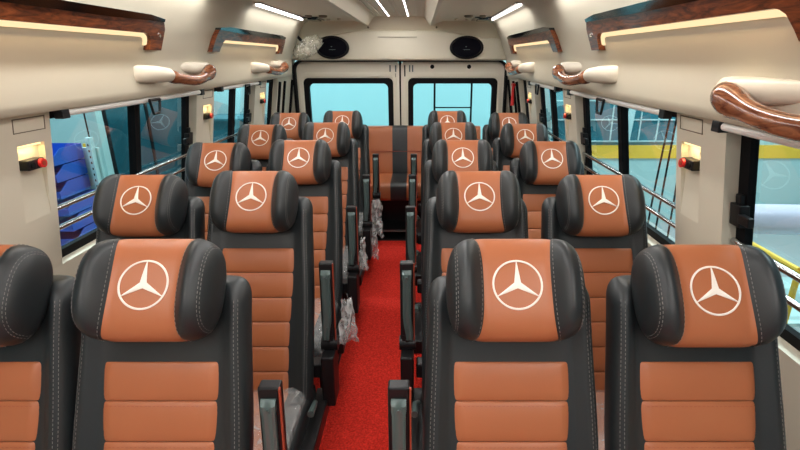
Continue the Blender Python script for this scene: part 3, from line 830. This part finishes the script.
# small round fittings on the side fields
fi = 0
for sx, nm in ((-1, 'left'), (1, 'right')):
    for (x, y, rr_, nn) in ((0.60, 4.30, 0.035, 'inner'), (0.72, 4.30, 0.030, 'outer'), (0.52, 4.62, 0.016, 'rear inner'), (0.62, 4.66, 0.016, 'rear outer')):
        m_ = MB(); m_.tube([(0, 0, 0.004), (0, 0, -0.006), (0, 0, -0.012)], [rr_, rr_, rr_ * 0.7], 20)
        o = m_.build('ceiling_nozzle', M['groove'] if rr_ > 0.02 else M['cream']); o.location = (CX + sx * x, y, 2.006)
        tag(o, 'small round fitting on the %s ceiling field near the rear, %s one' % (nm, nn), 'ceiling fitting', 'round fittings in the ceiling')
    # chrome lamp end fitting beside LED
    m_ = MB(); m_.box(-0.07, 0.07, -0.16, 0.16, -0.004, 0.008); m_.box(-0.03, 0.05, -0.10, 0.12, -0.012, -0.003)
    o = m_.build('air_outlet', M['darkchrome'], smooth=False, bevel=0.003); o.location = (CX + sx * 0.735, 4.56, 2.0)
    tag(o, 'shiny dark air outlet on the ceiling beside the %s rear LED strip' % nm, 'air outlet', 'ceiling air outlets')

# ------------------------------------------------------------------ WORKSHOP OUTSIDE
GZ = -0.67
g = MB(); g.box(-14, 14, -8, 9, GZ - 0.1, GZ); struct(g.build('floor_workshop', M['conc'], smooth=False)); 
YW = 6.9
g = MB(); g.box(-9, 9, YW, YW + 0.2, GZ, 4.6); struct(g.build('wall_workshop_back', M['cyan'], smooth=False))
g = MB(); g.box(1.6, 9, YW - 0.03, YW, GZ, 0.50); g.box(3.62, 9, YW - 0.03, YW, 0.5, 4.6); struct(g.build('trim_16', M['pale'], smooth=False))
g = MB(); g.box(1.6, 9, YW - 0.045, YW - 0.03, 0.31, 0.50); g.box(-4.82, -4.60, YW - 0.045, YW, 0.39, 0.52); struct(g.build('trim_17', M['yellow'], smooth=False))
# glazed facade to the right
fa = empty('glazed_facade', (2.8, YW - 0.03, 0.5), 'dark teal glazed facade with pale grid seen through the middle right window', 'facade')
m_ = MB(); m_.box(-0.95, 0.82, -0.02, 0.0, 0.05, 3.2); m_.build('glazing', M['teal2'], fa, smooth=False)
m_ = MB()
for z in (0.06, 0.36, 0.62, 0.88, 1.14, 1.4, 1.66, 2.0): m_.box(-0.95, 0.82, -0.035, -0.02, z - 0.008, z + 0.008)
for x in (-0.95, -0.55, -0.1, 0.3, 0.55, 0.82): m_.box(x - 0.008, x + 0.008, -0.035, -0.02, 0.05, 3.2)
for x in (-0.62, 0.12): m_.box(x - 0.045, x + 0.045, -0.06, -0.036, 0.05, 3.2, fn=lambda a, b_, c_: (a + 0.06 * c_, b_, c_))
m_.build('grid', M['grid'], fa, smooth=False)
# glazed partition to the left
pa = empty('glazed_partition', (-3.2, 5.47, GZ), 'tall dark teal partition standing outside the left windows', 'partition')
m_ = MB(); m_.box(-0.02, 0.02, -0.55, 1.36, 0, 3.2); m_.build('glazing', M['teal'], pa, smooth=False)
m_ = MB(); m_.box(-0.04, 0.04, -0.62, -0.54, 0, 3.25); m_.box(-0.03, 0.03, 0.20, 0.25, 0, 3.25); m_.box(-0.03, 0.03, 1.32, 1.37, 0, 3.25); m_.build('post', M['rubber'], pa, smooth=False)
m_ = MB(); m_.box(-0.05, 0.05, -0.72, -0.62, 0, 3.25); m_.build('edge_strip', M['pale'], pa, smooth=False)
m_ = MB(); m_.box(-3.37, -3.30, 4.9, 4.96, GZ, 2.9)
tag(m_.build('steel_post', M['rubber'], smooth=False), 'dark vertical post just right of the blue bins outside the left window', 'post')
# dark teal cabinet behind window three on the left
m_ = MB(); m_.box(-2.75, -2.05, 6.2, 6.75, GZ, 0.92); m_.box(-2.78, -2.02, 6.17, 6.78, 0.92, 0.95); m_.box(-2.41, -2.39, 6.18, 6.2, GZ, 0.9)
tag(m_.build('tool_cabinet', M['teal2'], smooth=False), 'blue-green tool cabinet seen through the third left window', 'cabinet')
# perforated rack and blue bins
bx_, by_ = -3.36, 4.25
rk = empty('bin_rack', (bx_, by_, GZ), 'pale perforated rack carrying the blue bins outside the left window', 'rack')
m_ = MB(); m_.box(-0.26, 0.36, 0.20, 0.23, 0, 1.56); m_.build('back_plate', M['pale'], rk, smooth=False)
m_ = MB(); m_.box(0.30, 0.34, 0.14, 0.20, 0, 1.66)
m_.build('upright', M['grid'], rk, smooth=False)
m_ = MB()
for k in range(28): m_.box(0.315, 0.325, 0.136, 0.141, 0.1 + k * 0.055, 0.12 + k * 0.055)
m_.build('perforation', M['rubber'], rk, smooth=False)
proto = None
NB = 11
bl = ['top', 'second from the top', 'third from the top', 'fourth from the top', 'fifth from the top', 'sixth from the top', 'seventh from the top', 'eighth from the top', 'fourth from the floor', 'third from the floor', 'second from the floor', 'lowest']
for k in range(NB):
    if proto is None:
        m_ = MB(); t = 0.006; W2, D2, Hh = 0.24, 0.20, 0.135
        m_.box(-W2, W2, -D2, D2, 0, t); m_.box(-W2, W2, D2 - t, D2, 0, Hh)
        for sg in (-1, 1):
            m_.add([(sg * W2, -D2, 0), (sg * W2, -D2, 0.06), (sg * W2, -D2 + 0.12, Hh), (sg * W2, D2, Hh), (sg * W2, D2, 0), (sg * (W2 - t), -D2, 0), (sg * (W2 - t), -D2, 0.06), (sg * (W2 - t), -D2 + 0.12, Hh), (sg * (W2 - t), D2, Hh), (sg * (W2 - t), D2, 0)],
                   [(0, 1, 2, 3, 4), (9, 8, 7, 6, 5), (0, 5, 6, 1), (1, 6, 7, 2), (2, 7, 8, 3)])
        m_.box(-W2, W2, -D2, -D2 + t, 0, 0.065); m_.box(-W2 - 0.006, W2 + 0.006, -D2 - 0.012, -D2, 0.055, 0.068)
        root = empty('storage_bin'); m_.build('bin_body', M['bin'], root, smooth=False)
        c_ = MB(); c_.box(-0.06, 0.06, -D2 - 0.004, -D2, 0.015, 0.045); c_.build('label_card', M['label'], root, smooth=False)
        proto = root; bpy.context.view_layer.update()
    else: root = copy_tree(proto)
    root.location = (bx_ + (0.0 if k not in (3, 4, 5) else 0.05), by_ - 0.03 - (0.02 if k in (3, 4) else 0), 0.95 - 0.145 * (k + 1) + 0.0)
    tag(root, 'blue storage bin outside the left window, %s of the column' % (bl[k] if k < 8 else bl[k + 1]), 'storage bin', 'blue storage bins on the rack')
# hanging cables outside on the right
for i, (x, dx) in enumerate(((2.30, -0.10), (2.36, -0.09), (2.42, -0.02))):
    m_ = MB(); m_.tube([(x + dx * t - 0.02 * math.sin(3 * t + i), 4.4, 1.9 - 2.3 * t) for t in [k / 12 for k in range(13)]], 0.009, 6)
    tag(m_.build('hanging_cable', M['rubber']), 'thin black cable hanging outside the middle right window, %s of three' % ['leftmost', 'middle', 'rightmost'][i], 'cable', 'cables hanging outside on the right')
# yellow trolley with a lilac roll
tr = empty('work_trolley', (3.05, 3.35, GZ), 'yellow-framed trolley outside the nearest right window', 'trolley')
m_ = MB(); 
for (p, q) in (((-0.5, -0.4, 0), (-0.5, -0.4, 1.0)), ((0.6, -0.4, 0), (0.6, -0.4, 1.0)), ((-0.5, 0.4, 0), (-0.5, 0.4, 1.0)), ((0.6, 0.4, 0), (0.6, 0.4, 1.0)), ((-0.5, -0.4, 1.0), (0.6, -0.4, 1.0)), ((-0.5, 0.4, 1.0), (0.6, 0.4, 1.0)), ((-0.5, -0.4, 1.0), (-0.5, 0.4, 1.0)), ((0.6, -0.4, 1.0), (0.6, 0.4, 1.0)), ((0.0, -0.4, 0.3), (0.0, -0.4, 1.0))):
    m_.tube([p, q], 0.02, 8)
m_.build('frame', M['yellow'], tr)
m_ = MB(); m_.box(-0.48, 0.58, -0.38, 0.38, 0.55, 0.58); m_.build('shelf', M['pale'], tr, smooth=False)
m_ = MB(); m_.tube([(2.55, 3.62, GZ + 1.142), (3.75, 3.55, GZ + 1.142)], 0.12, 24)
tag(m_.build('sheet_roll', M['lilac']), 'thick lilac sheet roll lying on the yellow-framed trolley', 'roll')
# ladder bars behind the right rear door
ld2 = empty('rear_ladder', (0.36, 5.45, GZ), 'black ladder frame mounted outside the right rear door window', 'ladder')
for x in (-0.20, 0.205):
    m_ = MB(); m_.tube([(x, 0, 0.3), (x, 0, 2.7)], 0.011, 8); m_.build('side_rail', M['rubber'], ld2)
for z in (0.6, 0.9, 1.2, 1.5, 1.83):
    m_ = MB(); m_.tube([(-0.20, 0, z), (0.205, 0, z)], 0.007, 8); m_.build('rung', M['rubber'], ld2)
g = MB(); g.box(-14, 14, -8, 9, 4.6, 4.7); struct(g.build('ceiling_workshop', M['conc'], smooth=False))
# unseen fill lamps, added to light the workshop walls and the van front
for i, (x, y, nm) in enumerate(((-3.4, 5.2, 'rear left'), (3.4, 5.2, 'rear right'), (0, 6.0, 'behind the rear doors'), (3.8, 2.0, 'to the right'), (-3.8, 2.0, 'to the left'), (0, -3.0, 'ahead of the windscreen'))):
    r = empty('workshop_fill_lamp', (x, y, 4.52 if i != 5 else 3.2), 'added fill lamp %s of the van' % nm, 'lamp', 'added fill lamps outside the van')
    t = MB(); t.box(-0.8, 0.8, -0.1, 0.1, 0.02, 0.08)
    if i == 5:
        t.box(-0.6, -0.57, -0.01, 0.01, 0.08, 1.4); t.box(0.57, 0.6, -0.01, 0.01, 0.08, 1.4)
    t.build('housing', M['label'], r, smooth=False)
    l_ = bpy.data.lights.new('workshop_fill', 'AREA'); l_.shape = 'RECTANGLE'; l_.size = 1.6; l_.size_y = 0.4; l_.energy = [230, 230, 180, 200, 160, 130][i]; l_.color = (0.9, 0.98, 1.0)
    lo = bpy.data.objects.new('workshop_fill', l_); COL.objects.link(lo); lo.parent = r; lo.location = (0, 0, 0)
    if i == 5: lo.rotation_euler = (math.radians(62), 0, 0)

# ------------------------------------------------------------------ world, camera, view
wd = bpy.data.worlds.new('world'); scene.world = wd; wd.use_nodes = True
bg = wd.node_tree.nodes['Background']; bg.inputs[0].default_value = (0.62, 0.80, 0.84, 1); bg.inputs[1].default_value = 0.35
cam = bpy.data.cameras.new('camera'); co = bpy.data.objects.new('camera', cam); COL.objects.link(co)
co.location = (0, 0, HC); co.rotation_euler = (math.radians(90 - 19.2), 0, 0)
cam.sensor_width = 36; cam.lens = 480 / 800 * 36; cam.shift_x = -20 / 800; cam.clip_start = 0.02
scene.camera = co
scene.view_settings.view_transform = 'Standard'; scene.view_settings.look = 'None'
scene.view_settings.gamma = 1; scene.view_settings.use_curve_mapping = False
scene.view_settings.exposure = 0.1
try:
    scene.cycles.max_bounces = 8; scene.cycles.transparent_max_bounces = 16
    scene.cycles.sample_clamp_indirect = 6
    scene.cycles.use_denoising = True
except Exception: pass
